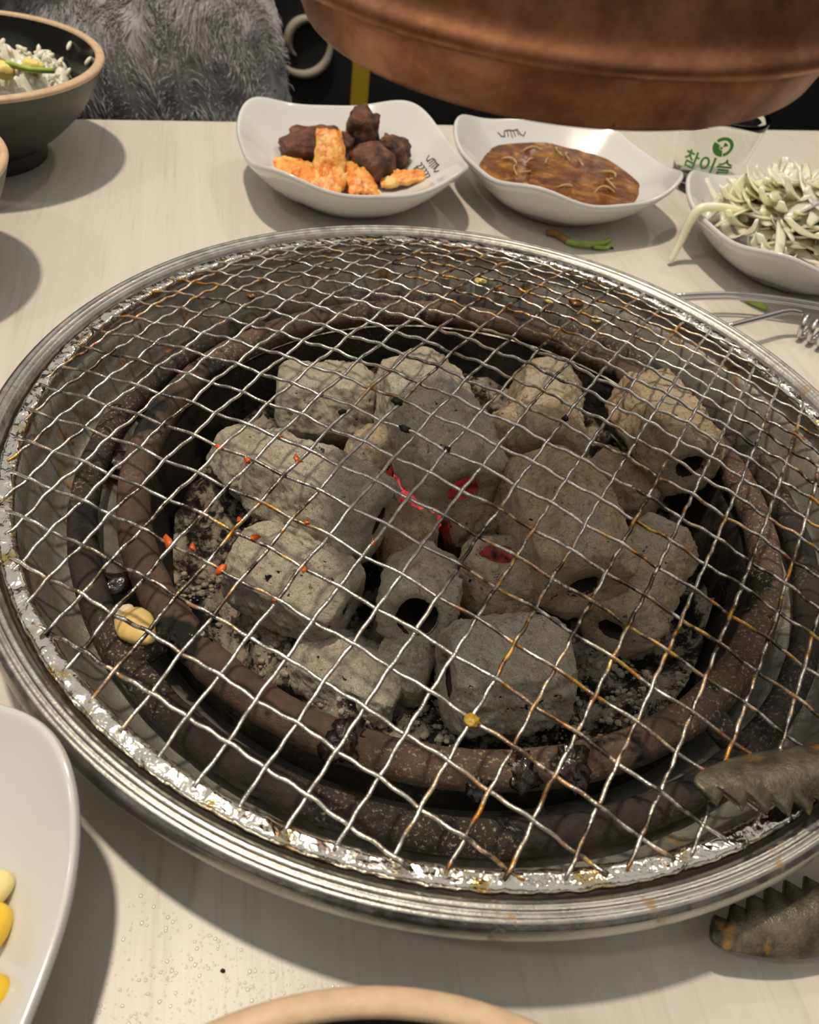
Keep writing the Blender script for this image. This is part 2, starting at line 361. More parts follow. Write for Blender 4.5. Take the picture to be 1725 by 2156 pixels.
# ================================================================== STRUCTURE: floor, back panel, table
CE, SE = math.cos(EDGE), math.sin(EDGE)
U = Vector((CE, SE, 0)); W = Vector((-SE, CE, 0))           # along / across the far table edge
tag(obj('floor', box(-3, 3, -3, 3, -0.76, -0.74), 'floor', smooth=False), kind='structure')
for nm, bx in (('wall_left', (-1.95, -1.9, -1.9, 2.0, -0.74, 1.25)), ('wall_right', (1.9, 1.95, -1.9, 2.0, -0.74, 1.25)), ('wall_back', (-1.9, 1.9, 1.95, 2.0, -0.74, 1.25)), ('wall_front', (-1.9, 1.9, -1.9, -1.85, -0.74, 1.25))):  # unseen walls, added so the metal reflects a dark horizon
    tag(obj(nm, box(*bx), 'wall', smooth=False), kind='structure')
HOLE = 0.1515
def table_top():
    u0, u1, w0, w1, t = -0.75, 0.62, -0.55, 0.383, 0.028
    angs = sorted([2 * math.pi * i / 160 for i in range(160)] + [math.atan2(w, u) % (2 * math.pi) for u in (u0, u1) for w in (w0, w1)])
    v, f = [], []; n = len(angs)
    for a in angs:
        c, s = math.cos(a), math.sin(a)
        k = min(((u1 if c > 0 else u0) / c) if abs(c) > 1e-9 else 9, ((w1 if s > 0 else w0) / s) if abs(s) > 1e-9 else 9)
        i_ = U * (c * HOLE) + W * (s * HOLE); o_ = U * (c * k) + W * (s * k)
        e = o_ * ((k - 0.0015) / k)
        v += [i_ + Vector((0, 0, -t)), i_, e, o_ + Vector((0, 0, -0.0015)), o_ + Vector((0, 0, -t))]
    for i in range(n):
        j = (i + 1) % n
        for k in range(5): k2 = (k + 1) % 5; f.append((i * 5 + k, i * 5 + k2, j * 5 + k2, j * 5 + k))
    return v, f
table = empty('table', (0, 0, -0.74))
tp = obj('table_top', table_top(), 'table', table, smooth=False, loc=(0, 0, 0.74))
for (u, w) in ((-0.68, 0.31), (0.55, 0.31), (-0.68, -0.48), (0.55, -0.48)):
    p = U * u + W * w; obj('leg', box(p.x - 0.025, p.x + 0.025, p.y - 0.025, p.y + 0.025, 0, 0.712), 'wood', table, smooth=False)
tag(table, 'pale wood grain dining table with a round grill sunk into it', 'table')
# bench back beyond the table
bench = empty('bench_back', U * 0.0 + W * 0.80 + Vector((0, 0, -0.74)), (0, 0, EDGE))
obj('panel', box(-1.6, 1.6, 0, 0.05, 0, 1.15), 'panel', bench, smooth=False)
def uw(u, w, z): return (u, w, z + 0.74)
obj('stripe', box(0.160, 0.181, -0.002, 0.0, 0.20, 1.05), 'yellow', bench, smooth=False)
sc = []
for i in range(60):
    t = i / 59; a = R(-168) + t * R(400); r = 0.037 - 0.020 * t
    sc.append((0.103 + r * math.cos(a), -0.003, 0.672 + r * math.sin(a)))
obj('scroll', tube(sc, [0.0010 + 0.0045 * abs(math.sin(i / 59 * math.pi * 2)) for i in range(60)], 6), 'cream', bench)
tag(bench, 'dark bench back with a pale scroll and a yellow upright stripe', 'bench')

# ================================================================== GRILL: rim, tray, firebox, rings
HB = 0.030; ZAP = 0.05572; KAP = 1.01627; RB = 0.150; CELL = 0.012
grill = empty('grill_frame', (0, 0, 0))
prof = smoothprof([(0.1530, 0.0185), (0.1565, 0.0188), (0.1602, 0.0208), (0.1630, 0.0246), (0.1645, 0.0292), (0.1640, 0.0325), (0.1624, 0.0341)], 5) + \
       [(0.1614, 0.0342), (0.1609, 0.0336), (0.1604, 0.0341), (0.1597, 0.0340), (0.1592, 0.0332), (0.1587, 0.0336), (0.1579, 0.0333), (0.1573, 0.0322), (0.1569, 0.0320), (0.1564, 0.0298), (0.1560, 0.0268)]
obj('rim', lathe(prof, 256), 'rim', grill)
tprof = smoothprof([(0.1560, 0.0268), (0.1545, 0.0245), (0.1500, 0.0205), (0.1455, 0.0115), (0.1430, 0.0062), (0.1390, 0.0036), (0.1310, 0.0020), (0.1240, -0.0020), (0.1195, -0.0060)], 5)
obj('drip_tray', lathe(tprof, 256, fn=lambda r, z, a: (r, z + 0.0005 * noise.noise(Vector((r * 150 * math.cos(a), r * 150 * math.sin(a), 0))))), 'tray', grill)
# collar that carries the rim on the table
obj('collar', lathe([(0.1530, 0.0190), (0.1522, 0.0005), (0.1530, 0.0002), (0.1542, 0.0002), (0.1550, 0.0190)], 160), 'rim', grill)
tag(grill, 'round ridged steel grill rim with a greasy drip tray sunk in the table', 'grill')
pot = empty('charcoal_pot', (0, 0, -0.034))
obj('pot_wall', lathe(smoothprof([(0.1195, -0.0060), (0.1150, 0.0060), (0.1118, 0.0060), (0.1100, -0.0040), (0.1075, -0.0200), (0.1030, -0.0290), (0.095, -0.0315), (0.05, -0.0320), (0.001, -0.032)], 4), 160), 'pot', pot, loc=(0, 0, 0.034))
tag(pot, 'black sooty round iron pot holding the charcoal', 'fire pot')
def torus(Rm, zc, rt, seg=220, sides=16, seed=0, amp=0.0004):
    return lathe([(Rm + rt * math.cos(2 * math.pi * k / sides), zc + rt * math.sin(2 * math.pi * k / sides)) for k in range(sides)], seg, True,
                 lambda r, z, a: (r + amp * noise.noise(Vector((40 * math.cos(a), 40 * math.sin(a), r * 600 + seed))), z + amp * noise.noise(Vector((40 * math.cos(a), 40 * math.sin(a), z * 600 + 9 + seed)))))
trivet = empty('iron_ring_stand', (0, 0, 0.004))
obj('outer_ring', torus(0.1335, 0.0090, 0.0050, seed=3), 'bar2', trivet, loc=(0, 0, -0.004))
inner = obj('inner_ring', torus(0.1165, 0.0130, 0.0058, seed=8), 'bar', trivet, loc=(0, 0, -0.004))
for a in (-132, -45, 50, 141):
    a = R(a); d = Vector((math.cos(a), math.sin(a), 0))
    obj('spoke', tube([d * 0.119 + Vector((0, 0, 0.0095)), d * 0.126 + Vector((0, 0, 0.0080)), d * 0.132 + Vector((0, 0, 0.0070))], 0.0042, 8), 'bar2', trivet)
for k, (a, Rm, s, z) in enumerate(((-101, 0.1185, 0.0062, 0.0185), (-77, 0.119, 0.0050, 0.018), (-70, 0.119, 0.0055, 0.0185), (-128, 0.1172, 0.0052, 0.0178), (-83, 0.1215, 0.0040, 0.0165))):
    a = R(a); obj('burnt_grease', blob(s, s * 0.8, s * 0.26, 0.75, 2.8, k + 1, 22, 14), 'grease', inner, loc=(Rm * math.cos(a), Rm * math.sin(a), z - 0.0008), rot=(0, 0.3, a))
tag(trivet, 'rusty double iron ring stand around the charcoal', 'ring stand')
# ash bed
def bed():
    v, f = [(0, 0, -0.020)], []; nr, na = 40, 120
    for i in range(1, nr + 1):
        r = 0.1065 * i / nr
        for k in range(na):
            a = 2 * math.pi * k / na; p = Vector((r * math.cos(a), r * math.sin(a), 0))
            z = -0.019 + 0.010 * noise.fractal(p * 38 + Vector((3, 1, 0)), 0.7, 2.0, 5) + 0.0022 * noise.fractal(p * 260, 0.7, 2.0, 3) + 0.007 * max(0, (r - 0.075) / 0.03) * (0.5 + 0.5 * math.sin(a * 2 + 4.0))
            v.append((p.x, p.y, max(z, -0.029)))
    for k in range(na): f.append((0, 1 + k, 1 + (k + 1) % na))
    for i in range(nr - 1):
        for k in range(na):
            a = 1 + i * na + k; b = 1 + i * na + (k + 1) % na; f.append((a, a + na, b + na, b))
    return v, f
tag(obj('ash_bed', bed(), 'bed'), 'bed of black char and crumbly tan ash under the charcoal', 'ash', kind='stuff')

# ================================================================== CHARCOAL
def coal_mesh(L, Rr, hole, seed, bulge=0.03, amp=0.12):
    """rounded hexagonal tube along +x, returns (shell, bore)"""
    nu = 96; sec = []
    nl = 40
    for i in range(nl + 1):
        t = i / nl; x = -L / 2 + L * t
        e = min(t, 1 - t) * L / Rr
        s = 1 - 0.16 * max(0, 1 - e / 0.35) ** 2 + bulge * math.sin(math.pi * t)
        sec.append((x, s))
    o = Vector((seed * 11.7, seed * 5.3, -seed * 3.9))
    v, f = [], []
    def rad(a):
        h = math.cos(R(30)) / math.cos((a % R(60)) - R(30))
        return 0.22 + 0.78 * h / 0.93
    def disp(p, k=1.0):
        n1 = noise.fractal(p * (0.55 / Rr) + o, 0.75, 2.0, 5)
        n2 = noise.fractal(p * (3.0 / Rr) + o, 0.6, 2.2, 4)
        n3 = noise.noise(p * (16.0 / Rr) + o)
        return k * Rr * (amp * n1 + 0.065 * n2 + 0.022 * n3)
    rings = []
    def ring(x, s, inner=None):
        st = len(v)
        for k in range(nu):
            a = 2 * math.pi * k / nu
            rr = (Rr * rad(a) * s) if inner is None else inner
            p = Vector((x, rr * math.cos(a), rr * math.sin(a)))
            d = disp(p, 1.0 if inner is None else 0.5)
            rv = Vector((0, math.cos(a), math.sin(a)))
            q = p + rv * d
            q.x += (0.35 * disp(p + Vector((5, 5, 5)))) * (1 if x > 0 else -1) * (1 if abs(x) > L * 0.4 else 0)
            v.append(q)
        rings.append(st)
    ring(sec[0][0] + 0.10 * Rr, 0, hole * 1.0)
    ring(sec[0][0] - 0.01 * Rr, 0, hole * 1.12)
    ring(sec[0][0] - 0.05 * Rr, 0, hole * 0.4 + Rr * 0.48)
    for x, s in sec: ring(x, s)
    ring(sec[-1][0] + 0.05 * Rr, 0, hole * 0.4 + Rr * 0.48)
    ring(sec[-1][0] + 0.01 * Rr, 0, hole * 1.12)
    ring(sec[-1][0] - 0.10 * Rr, 0, hole * 1.0)
    for a, b in zip(rings, rings[1:]):
        for k in range(nu): k2 = (k + 1) % nu; f.append((a + k, b + k, b + k2, a + k2))
    bore = ([], [])
    nb = 20
    for i in range(9):
        x = -L / 2 + 0.08 * Rr + (L - 0.16 * Rr) * i / 8
        for k in range(nb):
            a = 2 * math.pi * k / nb; rr = hole * (1.06 + 0.16 * noise.noise(Vector((x * 90, 3 * math.cos(a), 3 * math.sin(a))) + o))
            bore[0].append((x, rr * math.cos(a), rr * math.sin(a)))
    for i in range(8):
        for k in range(nb): k2 = (k + 1) % nb; bore[1].append((i * nb + k, i * nb + k2, (i + 1) * nb + k2, (i + 1) * nb + k))
    return (v, f), bore
COALS = [  # end a, end b, radius, hole, roll, ash, ember, label
    ((-0.0735, -0.0090, 0.011), (-0.0250, -0.0270, 0.012), 0.0172, 0.0058, 10, 'ash', 'ember_low', 'big pale ash coated charcoal log at the left of the pile'),
    ((-0.0700, -0.0460, 0.002), (-0.0310, -0.0595, 0.001), 0.0158, 0.0050, 30, 'ash', 'ember_low', 'pale flat topped charcoal block at the lower left of the pile'),
    ((-0.0790, 0.0450, 0.000), (-0.0400, 0.0520, 0.000), 0.0165, 0.0055, 0, 'ash', 'ember_low', 'bright whitish charcoal piece at the upper left of the pile'),
    ((-0.0250, 0.0620, 0.011), (0.0030, -0.0040, 0.012), 0.0195, 0.0068, 20, 'ash', 'ember_mid', 'large charcoal log at the top middle beside the glowing crack'),
    ((0.0370, 0.0940, 0.000), (0.0380, 0.0400, 0.000), 0.0155, 0.0050, 15, 'ash_shade', 'ember_low', 'short upright looking charcoal piece at the far middle right of the pile'),
    ((0.0770, 0.0780, 0.012), (0.0915, 0.0270, 0.017), 0.0170, 0.0058, 5, 'ash_shade', 'ember_low', 'charcoal tube at the far right with a round open whitish end'),
    ((0.0330, 0.0100, 0.013), (0.0470, -0.0440, 0.014), 0.0200, 0.0055, 25, 'ash_shade', 'ember_low', 'largest charcoal log browned by shade right of the pile centre'),
    ((0.0840, 0.0010, -0.002), (0.0610, -0.0460, -0.003), 0.0150, 0.0050, 10, 'ash_shade', 'ember_low', 'charcoal log low at the right partly under the largest log'),
    ((0.0175, -0.0320, 0.013), (0.0215, -0.0400, -0.012), 0.0150, 0.0072, 0, 'ash_shade', 'ember_mid', 'small upright charcoal tube with a dull red glowing hole at the centre'),
    ((-0.0075, -0.0640, 0.008), (-0.0070, -0.0300, -0.008), 0.0140, 0.0068, 0, 'ash', 'ember_low', 'charcoal tube left of the centre with its dark hole facing forward'),
    ((-0.0170, -0.0690, -0.009), (0.0000, -0.0730, -0.009), 0.0115, 0.0035, 40, 'ash', 'ember_low', 'small broken charcoal lump below the tube with the dark hole'),
    ((0.0045, -0.0810, 0.003), (0.0410, -0.0690, 0.004), 0.0185, 0.0068, 12, 'ash', 'ember_low', 'rounded charcoal log at the near bottom of the pile'),
    ((0.0590, 0.0430, -0.006), (0.0850, 0.0260, -0.006), 0.0130, 0.0040, 10, 'ash_shade', 'ember_low', 'low charcoal piece between the largest log and the open tube'),
    ((-0.0440, -0.0700, -0.015), (-0.0080, -0.0790, -0.015), 0.0130, 0.0062, 20, 'ash', 'ember_low', 'crumbling ashy charcoal log half sunk at the near left'),
    ((-0.0900, 0.0150, -0.002), (-0.0740, -0.0030, -0.002), 0.0125, 0.0040, 0, 'ash', 'ember_low', 'small pale charcoal lump at the far left end of the pile'),
    ((-0.0250, -0.0180, -0.007), (-0.0050, -0.0130, -0.007), 0.0135, 0.0050, 0, 'ash_shade', 'ember_low', 'charcoal piece sunk under the right end of the big left log'),
    ((0.0000, 0.0010, -0.010), (0.0240, 0.0060, -0.010), 0.0135, 0.0050, 0, 'ash_shade', 'ember_mid', 'hidden charcoal piece low between the top middle and the largest log'),
    ((0.0170, 0.0620, -0.006), (0.0330, 0.0470, -0.006), 0.0125, 0.0040, 0, 'ash_shade', 'ember_low', 'brown charcoal lump behind the top middle log'),
    ((-0.0420, 0.0280, -0.004), (-0.0230, 0.0170, -0.004), 0.0125, 0.0040, 0, 'ash_shade', 'ember_low', 'brownish charcoal lump between the whitish piece and the top middle log'),
]
for i, (a, b, rr, ho, roll, ash, emb, lab) in enumerate(COALS):
    a, b = Vector(a), Vector(b); L = (b - a).length; c = (a + b) / 2
    sh, bo = coal_mesh(L, rr, ho, i + 1)
    q = Vector((1, 0, 0)).rotation_difference((b - a).normalized()) @ Quaternion((1, 0, 0), R(roll))
    e = empty('charcoal_log', c); e.rotation_mode = 'QUATERNION'; e.rotation_quaternion = q
    obj('ash_shell', sh, ash, e); obj('bore', bo, emb, e)
    tag(e, lab, 'charcoal', 'charcoal logs in the pile')
# glowing lump seen in the crack
tag(obj('glowing_ember', blob(0.0150, 0.0085, 0.0080, 0.25, 2.2, 4, 36, 24), 'ember', loc=(-0.0140, 0.0010, 0.0005), rot=(0, 0, R(-62))), 'red glowing ember in the crack between two charcoal logs', 'ember')
# crumbs of ash on the bed
def crumbs(n=3800):
    parts = []; s = sphere(6, 4)
    for i in range(n):
        a = random.uniform(R(-165), R(-20)); r = random.uniform(0.062, 0.106); z = 0.0003 + 0.0013 * random.random() ** 3
        p = Vector((r * math.cos(a), r * math.sin(a), 0))
        if noise.fractal(p * 38 + Vector((3, 1, 0)), 0.7, 2.0, 5) < -0.05: continue
        zz = -0.019 + 0.010 * noise.fractal(p * 38 + Vector((3, 1, 0)), 0.7, 2.0, 5) + 0.007 * max(0, (r - 0.075) / 0.03) * (0.5 + 0.5 * math.sin(a * 2 + 4.0))
        parts.append(xf(s, Matrix.Translation((p.x, p.y, max(zz, -0.029) + z * 0.4)) @ Matrix.Diagonal((z, z * random.uniform(0.6, 1.2), z * 0.7, 1))))
    return join(parts)
tag(obj('ash_crumbs', crumbs(), 'ash'), 'tan ash crumbs strewn along the near edge of the pot', 'ash', kind='stuff')

# ================================================================== WIRE MESH
mesh_net = empty('wire_mesh_grate', (0, 0, HB))
BD = Vector((0.917807, -0.397028, 0)); AD = Vector((-0.397028, -0.917807, 0))
def domez(p): return ZAP - KAP * (p.x * p.x + p.y * p.y)
def make_wire(idx, off, along, across, phase0, par):
    lim = math.sqrt(max(0, 0.1525 ** 2 - off ** 2)); n = max(8, int(lim * 2 / CELL * 9)); pts = []
    for i in range(n + 1):
        u = -lim + 2 * lim * i / n; s = u / CELL - phase0
        lat = 0.00017 * math.sin(2 * math.pi * s * 1.5 + idx * 1.3) + 0.0004 * noise.noise(Vector((u * 60, idx * 3.1 + par * 50, 0)))
        p = along * u + across * (off + lat)
        z = domez(p) + 0.00050 * math.cos(math.pi * s + math.pi * idx + math.pi * par) + 0.00022 * math.sin(2 * math.pi * s * 1.5 + 1.0 + idx)
        z = max(z, HB + 0.0012)
        pts.append((p.x, p.y, z - HB))
    return tube(pts, 0.00060, 6)
CB, CA = 4.47965, -2.70020
for a in range(-16, 11):
    off = (a - CA) * CELL
    if abs(off) < 0.147: obj('wire', make_wire(a, off, BD, AD, -CB, 0), 'wire', mesh_net)
for b in range(-9, 18):
    off = (b - CB) * CELL
    if abs(off) < 0.147: obj('wire', make_wire(b, off, AD, BD, -CA, 1), 'wire', mesh_net)
def bandfn(r, z, a):
    k = noise.fractal(Vector((55 * math.cos(a), 55 * math.sin(a), r * 700)), 0.8, 2.0, 4)
    return r + 0.00035 * k, z + 0.00045 * noise.fractal(Vector((48 * math.cos(a) + 7, 48 * math.sin(a), r * 500)), 0.8, 2.0, 4)
obj('border_band', lathe([(0.1500, -0.0006), (0.1497, 0.0008), (0.1502, 0.0020), (0.1518, 0.0026), (0.1528, 0.0021), (0.1538, 0.0026), (0.1550, 0.0018), (0.1553, 0.0004), (0.1545, -0.0010), (0.1515, -0.0012)], 720, True, bandfn), 'band', mesh_net)
tag(mesh_net, 'round woven steel wire mesh domed over the charcoal', 'grill mesh')
def flake_mesh(s, seed):
    rnd = random.Random(seed); n = 7; v = []
    for zz in (0, 0.0006):
        for k in range(n):
            a = 2 * math.pi * k / n; r = s * rnd.uniform(0.55, 1.1); v.append((r * math.cos(a), r * math.sin(a) * 0.6, zz + s * 0.25 * math.cos(a * 2)))
    f = [tuple(range(n))[::-1], tuple(range(n, 2 * n))] + [(k, (k + 1) % n, n + (k + 1) % n, n + k) for k in range(n)]
    return v, f
FL = [[-0.0814, -0.0787, 0.0427], [-0.0739, -0.08, 0.0437], [-0.0641, -0.0863, 0.044], [-0.0578, -0.0753, 0.0466], [-0.0415, -0.0836, 0.0469], [-0.0472, -0.0938, 0.0445], [-0.0519, -0.0448, 0.051], [-0.0634, -0.0695, 0.0467], [-0.06, -0.0353, 0.0508], [-0.067, -0.0466, 0.0489], [-0.0772, -0.0418, 0.0479], [-0.044, -0.0681, 0.049], [-0.0242, -0.0722, 0.0498]]
for i, p in enumerate(FL):
    s = (0.0024, 0.0016, 0.0021, 0.0022, 0.0020, 0.0015, 0.0021, 0.0016, 0.0013, 0.0019, 0.0016, 0.0013, 0.0013)[i]
    tag(obj('chilli_flake', flake_mesh(s, i), 'flake', loc=(p[0], p[1], p[2] + 0.0002), rot=(random.uniform(-.5, .5), random.uniform(-.5, .5), random.uniform(0, 6))), 'tiny red chilli flake stuck on the left half of the wire mesh', 'chilli flake', 'chilli flakes on the mesh')
for i, p in enumerate([[-0.0259, -0.0131, 0.0549], [-0.0217, -0.0259, 0.0546], [-0.0427, -0.0216, 0.0534], [-0.0074, -0.0323, 0.0546], [0.0306, -0.0063, 0.0547]]):
    tag(obj('burnt_crumb', blob(0.0022 if i < 2 else 0.0013, 0.0011, 0.0010, 0.5, 3, i, 10, 6), 'char', loc=(p[0], p[1], p[2] + 0.0004), rot=(0, 0, random.uniform(0, 3))), 'tiny black burnt crumb stuck on the top middle of the wire mesh', 'crumb', 'burnt crumbs on the mesh')
tag(obj('grease_crust', blob(0.0019, 0.0019, 0.0011, 0.4, 5, 3, 20, 12), 'crust', loc=(0.0084, -0.1178, 0.0420)), 'yellow grease crust on a wire crossing near the front', 'grease')
SCRAP = ['small golden burnt scrap left of the others on the far drip tray', 'larger golden burnt scrap at the middle of the far drip tray', 'brown burnt scrap right beside the larger golden scrap', 'golden burnt scrap at the far right of the drip tray middle', 'largest brown burnt scrap on the far right drip tray', 'golden burnt scrap at the right end of the far scraps',
    'small brown scrap on the far left drip tray nearest the middle', 'second brown scrap on the far left drip tray', 'third brown scrap on the far left drip tray', 'brown scrap on the drip tray at the left edge', 'brown burnt scrap at the right side of the drip tray', 'brown grease lump between the iron rings at the upper left', 'dark red grease clot between the iron rings at the left', 'dark grease clot between the iron rings above the garlic']
# burnt food bits on the far tray
for i, (a, r, s, m) in enumerate(((97, 0.148, 0.0030, 'egg'), (90, 0.1485, 0.0042, 'egg'), (86, 0.147, 0.0032, 'brownbit'), (76, 0.1475, 0.0034, 'egg'), (71, 0.1490, 0.0046, 'brownbit'), (66, 0.147, 0.0036, 'egg'), (128, 0.144, 0.003, 'brownbit'), (136, 0.147, 0.0034, 'brownbit'), (143, 0.144, 0.0036, 'brownbit'), (156, 0.141, 0.0036, 'brownbit'), (48, 0.143, 0.004, 'brownbit'), (170, 0.127, 0.0055, 'brownbit'), (186, 0.1265, 0.006, 'grease'), (213, 0.126, 0.006, 'grease'))):
    a = R(a); z = 0.0062 if r < 0.143 else 0.006 + (r - 0.143) * 2.0
    o = obj('food_scrap', blob(s, s * 0.8, s * 0.35, 0.5, 3, i + 20, 14, 8), m, loc=(r * math.cos(a), r * math.sin(a), z), rot=(0, 0, a))
    tag(o, SCRAP[i], 'food scrap', 'burnt scraps on the drip tray')
# garlic clove slice
gar = empty('garlic_clove', (-0.0895, -0.0905, 0.0165), (R(12), R(-14), R(-38)))
gv, gf = blob(0.0092, 0.0056, 0.0034, 0.06, 1.5, 2, 28, 18)
gv = [Vector((p.x, p.y * (1.0 - 0.35 * max(0, p.x / 0.0082)), p.z)) for p in gv]
clove = obj('clove', (gv, gf), 'garlic', gar); obj('root_end', blob(0.0022, 0.0034, 0.0022, 0.3, 2, 5, 14, 8), 'skin', clove, loc=(-0.0072, 0.0004, 0.0004))
tag(gar, 'yellow roasted garlic clove fallen between the iron rings', 'garlic')

# ================================================================== COPPER HOOD
hn = Vector((-0.0323, -0.0676, 1)).normalized(); hc = Vector((-0.0010, -0.0021, 0.1678)); K = 0.909
hood = empty('exhaust_hood', hc); hood.rotation_mode = 'QUATERNION'; hood.rotation_quaternion = Vector((0, 0, 1)).rotation_difference(hn)
def kp_(l): return [(r * K, z * K) for r, z in l]
obj('lower_ring', lathe(kp_(smoothprof([(0.0610, 0.030), (0.0630, 0.012), (0.0642, 0.0022), (0.0652, 0.0001), (0.0661, 0.0004), (0.0668, 0.0020), (0.0682, 0.0060), (0.0690, 0.0100), (0.0685, 0.0150), (0.0665, 0.0200)], 5)), 200), 'copper', hood)
obj('bell', lathe(kp_([(0.0655, 0.0200)] + smoothprof([(0.0745, 0.0150), (0.0762, 0.0140), (0.0773, 0.0147), (0.0770, 0.0166), (0.0750, 0.0195), (0.0734, 0.0250), (0.0700, 0.0400), (0.0640, 0.0600), (0.0520, 0.0850), (0.0380, 0.1050), (0.0290, 0.1180), (0.0270, 0.1350)], 5)), 200), 'copper', hood)
dp = [(0, 0, 0.115), (0, 0, 0.18), (0.004, 0.002, 0.23), (0.03, 0.012, 0.28), (0.08, 0.02, 0.305), (0.16, 0.03, 0.31), (0.6, 0.05, 0.31), (1.4, 0.08, 0.31)]
obj('duct', tube(smoothprof(dp, 6), 0.024, 20), 'copper', hood)  # unseen duct run, bent right to keep its shadow off the near table
tag(hood, 'aged copper exhaust hood hanging low over the grill', 'hood')

# ================================================================== PLATES
PA, PN = 0.0632, 3.0
def kfun(a): return 1.0 / (abs(math.cos(a)) ** PN + abs(math.sin(a)) ** PN) ** (1 / PN)
PIN = [(0.0, 0.0050), (0.30, 0.0050), (0.46, 0.0055), (0.60, 0.0085), (0.74, 0.0140), (0.88, 0.0212), (0.96, 0.0258), (1.0, 0.0280)]
POUT = [(1.018, 0.0284), (1.030, 0.0274), (1.026, 0.0256), (0.96, 0.0205), (0.84, 0.0128), (0.70, 0.0060), (0.58, 0.0026), (0.545, 0.0), (0.50, 0.0), (0.49, 0.0018), (0.0, 0.0018)]
def plate_pt(s, z, a):
    k = kfun(a); w = min(1, s) ** 1.5; c = max(0, (k - 1) / 0.1225)
    r = PA * s * ((1 - w) + w * k); return Vector((r * math.cos(a), r * math.sin(a), z + 0.0075 * c * c * min(1.02, s) ** 3))
def pin(s):
    for (s0, z0), (s1, z1) in zip(PIN, PIN[1:]):
        if s <= s1: t = (s - s0) / (s1 - s0); return z0 + (z1 - z0) * t
    return PIN[-1][1]
def plate_mesh():
    prof = smoothprof(PIN, 3) + smoothprof(POUT, 2); seg = 144; n = len(prof); v, f = [], []
    for i in range(seg):
        a = 2 * math.pi * i / seg
        for s, z in prof: v.append(plate_pt(s, z, a))
    for i in range(seg):
        j = (i + 1) % seg
        for k in range(n - 1): f.append((i * n + k, j * n + k, j * n + k + 1, i * n + k + 1))
    return v, f
pme = raw('plate_body', *plate_mesh(), 'white')
def on_plate(c, rz, s, a_world, lift=0.0003):
    a = a_world - rz; p = plate_pt(s, pin(s), a); p.z += lift
    return Matrix.Translation(c) @ Matrix.Rotation(rz, 4, 'Z') @ p
def strokes_on_plate(parent, rz, a0, s0, lines, scale, roll=0.0):
    """pen strokes in a local frame (x tangential, y outward) laid on the sloping wall as thin ribbons"""
    parts = []
    for pts, wd in lines:
        out = []
        for x, y in pts:
            xr = x * math.cos(roll) - y * math.sin(roll); yr = x * math.sin(roll) + y * math.cos(roll)
            s = s0 + yr * scale / PA; a = a0 - xr * scale / (PA * s0 * kfun(a0))
            p = plate_pt(s, pin(s), a); out.append(p + Vector((0, 0, 0.00022)))
        parts.append(tube(out, wd * scale, 5))
    obj('printed_mark', join(parts), 'ink', parent.children[0])
ROOF = [([(-1.0, 0.25), (-0.85, 0.05), (-0.65, 0.05), (-0.5, 0.30), (-0.2, 0.34), (0.15, 0.30), (0.45, 0.36), (0.6, 0.10), (0.8, 0.02), (1.0, 0.22)], 0.035),
        ([(-0.30, 0.30), (-0.34, 0.02)], 0.03), ([(-0.08, 0.30), (-0.06, -0.05)], 0.03), ([(0.14, 0.28), (0.20, 0.0)], 0.03), ([(0.36, 0.30), (0.46, 0.05)], 0.03), ([(-0.55, 0.22), (-0.62, 0.0)], 0.03)]
GLY = []
for gx in (-0.85, -0.42, 0.02, 0.46, 0.88):
    GLY += [([(gx - 0.13, -0.22), (gx + 0.12, -0.24), (gx + 0.06, -0.38)], 0.045), ([(gx - 0.02, -0.38), (gx - 0.05, -0.62)], 0.04), ([(gx - 0.16, -0.50), (gx + 0.15, -0.52)], 0.045), ([(gx - 0.10, -0.66), (gx + 0.10, -0.64), (gx + 0.08, -0.78)], 0.04)]
def plate(name, c, rz, label):
    e = empty(name, c, (0, 0, rz)); dish = link('dish', pme, e); tag(e, label, 'plate', 'square white side plates'); return e
KC = Vector((-0.0865, 0.258, 0)); KR = EDGE
kp = plate('side_plate', KC, KR, 'white square plate holding kimchi and charred meat')
strokes_on_plate(kp, KR, R(-2), 0.80, ROOF + GLY, 0.0105, R(0))
SC = Vector((0.0425, 0.297, 0)); SR = R(31.4)
sp = plate('side_plate', SC, SR, 'white square plate filled with brown sauce')
strokes_on_plate(sp, SR, R(95), 0.86, ROOF, 0.0105)
OC = Vector((0.186, 0.261, 0)); ORZ = EDGE
op = plate('side_plate', OC, ORZ, 'white square plate heaped with sliced onion at the right')
CC = Vector((-0.1360, -0.1940, 0)); CR = R(0)
cp = plate('side_plate', CC, CR, 'white square plate with yellow corn at the near left')
cp.scale = (1.0, 1.0, 1.15)
# --- meat
MEAT = [((-0.112, 0.276, 0.0175), (0.0215, 0.0125, 0.0105), R(28), 'long flat charred meat chunk at the left of the kimchi plate'),
        ((-0.0855, 0.297, 0.0215), (0.0105, 0.0110, 0.0160), R(10), 'tall blackened meat chunk standing at the back of the kimchi plate'),
        ((-0.0745, 0.268, 0.0165), (0.0135, 0.0115, 0.0105), R(40), 'brown charred meat chunk beside the folded kimchi leaf'),
        ((-0.0640, 0.288, 0.0175), (0.0105, 0.0080, 0.0090), R(-20), 'small charred meat chunk at the right of the kimchi plate')]
for i, (p, s, rz, lab) in enumerate(MEAT):
    tag(obj('charred_meat', blob(*s, 0.22, 1.6, i + 2, 40, 28, 0.75), 'meat', loc=p, rot=(R(8), R(-6), rz)), lab, 'meat', 'meat on the kimchi plate')
